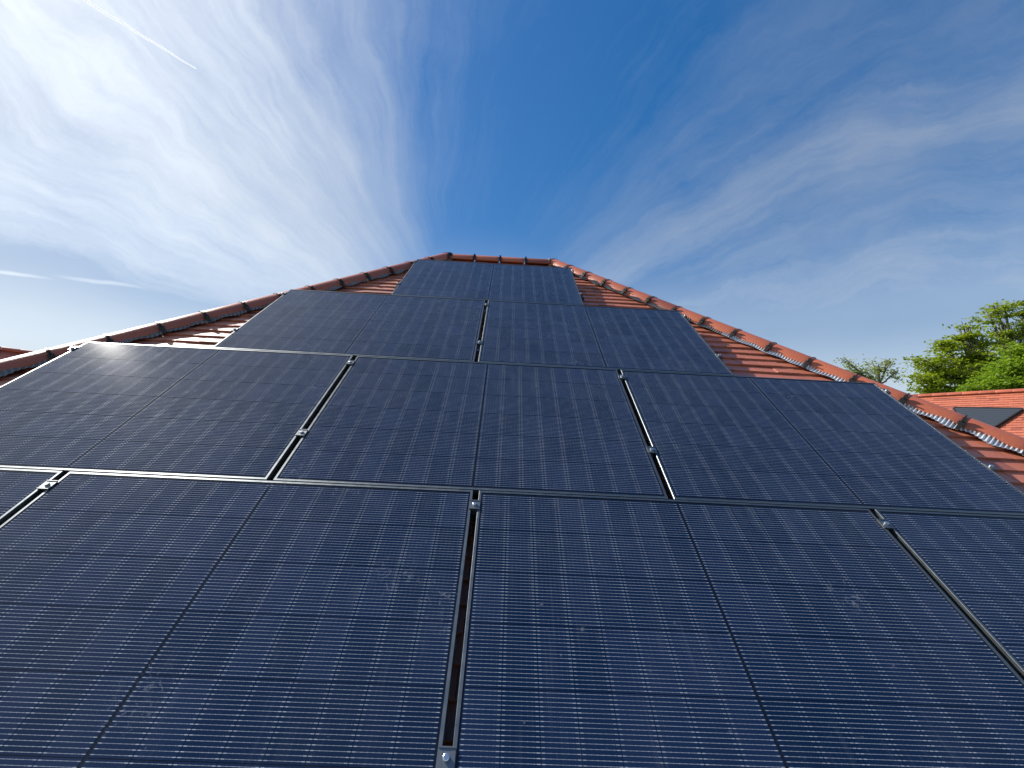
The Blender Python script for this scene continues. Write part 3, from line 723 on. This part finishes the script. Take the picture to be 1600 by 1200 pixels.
# big oak
Y = 26
tree('wide spreading green oak in the middle, its layered branches reaching left over the far roof', gnd(1528, Y),
     [lob(1455, 566, Y, 36, 20), lob(1440, 590, Y, 28, 18), lob(1478, 540, Y, 30, 16), lob(1500, 515, Y, 28, 15), lob(1512, 550, Y, 38, 18), lob(1492, 580, Y, 42, 20),
      lob(1535, 525, Y, 30, 16), lob(1550, 560, Y, 38, 20), lob(1470, 608, Y, 50, 16), lob(1540, 596, Y, 46, 22), lob(1580, 580, Y, 40, 22), lob(1508, 505, Y, 14, 9)], 700, 27, .100, LM, 1, .38, .24, .56, hub=on_y(1538, 612, Y))
# taller open tree behind it
Y = 33
tree('tallest tree at the right edge, open crown showing sky between dark limbs', gnd(1612, Y),
     [lob(1545, 492, Y, 26, 13), lob(1570, 482, Y, 26, 14), lob(1600, 478, Y, 30, 14), lob(1560, 512, Y, 30, 14), lob(1598, 512, Y, 34, 16), lob(1630, 495, Y, 34, 22), lob(1585, 540, Y, 36, 16), lob(1625, 545, Y, 36, 24), lob(1553, 478, Y, 16, 7)],
     440, 22, .105, LM, 2, .40, .26, .52, hub=on_y(1600, 590, Y))
# dense bush in front on the right
Y = 19
tree('dense rounded bright green tree low at the right edge, close behind the roof ridge', gnd(1600, Y),
     [lob(1590, 572, Y, 32, 26), lob(1562, 592, Y, 26, 20), lob(1612, 560, Y, 30, 26), lob(1530, 604, Y, 24, 12), lob(1596, 600, Y, 40, 22), lob(1588, 548, Y, 14, 9)], 620, 48, .075, LM2, 3, .22, .55, .42)
# small sparse tree far left of the group
Y = 34
tree('small sparse pale tree standing apart, seen over the right hip', gnd(1368, Y),
     [lob(1325, 572, Y, 24, 14), lob(1345, 583, Y, 20, 14), lob(1372, 568, Y, 24, 13), lob(1390, 560, Y, 20, 10), lob(1398, 582, Y, 20, 14), lob(1362, 592, Y, 24, 12), lob(1318, 558, Y, 8, 8)], 170, 11, .100, LM3, 4, .15, .6, .5, hub=on_y(1372, 604, Y))

# ------------------------------------------------------------------ contrail high in the sky
DC = 9000.0
p0, p1 = ray(110, -14) * DC + cam_loc, ray(307, 108) * DC + cam_loc
b = MB(); n = 40; pts = [p0.lerp(p1, i / n) + Vector((0, 0, 5 * math.sin(i * .5))) for i in range(n + 1)]
b.tube(pts, [24 * (1 - .75 * i / n) + 4 for i in range(n + 1)], 8)
cmn = MT('contrail_ice'); cmn.set(Base_Color=(1, 1, 1, 1), Roughness=1.0, Specular_IOR_Level=0)
lw = cmn.n('ShaderNodeLayerWeight'); lw.inputs['Blend'].default_value = .5
al = cmn.mt('MULTIPLY', cmn.mt('SUBTRACT', 1.0, lw.outputs['Facing']), cmn.ramp(cmn.noise(cmn.n('ShaderNodeNewGeometry').outputs['Position'], .004, 4), [(.2, .95), (.7, 1.0)]), clamp=True)
cmn.set(Alpha=1.0); tl = cmn.n('ShaderNodeBsdfTranslucent'); tl.inputs['Color'].default_value = (1, 1, 1, 1)
tp = cmn.n('ShaderNodeBsdfTransparent'); m1 = cmn.n('ShaderNodeMixShader'); m1.inputs[0].default_value = .5; m2 = cmn.n('ShaderNodeMixShader')
cmn.put(m1.inputs[1], cmn.b.outputs[0]); cmn.put(m1.inputs[2], tl.outputs[0]); cmn.put(m2.inputs[0], al); cmn.put(m2.inputs[1], tp.outputs[0]); cmn.put(m2.inputs[2], m1.outputs[0]); cmn.put(cmn.out.inputs[0], m2.outputs[0])
o = link('contrail', b.mesh('contrail', cmn.m, True)); tag(o, 'thin white aircraft contrail crossing the upper left of the sky', 'contrail')
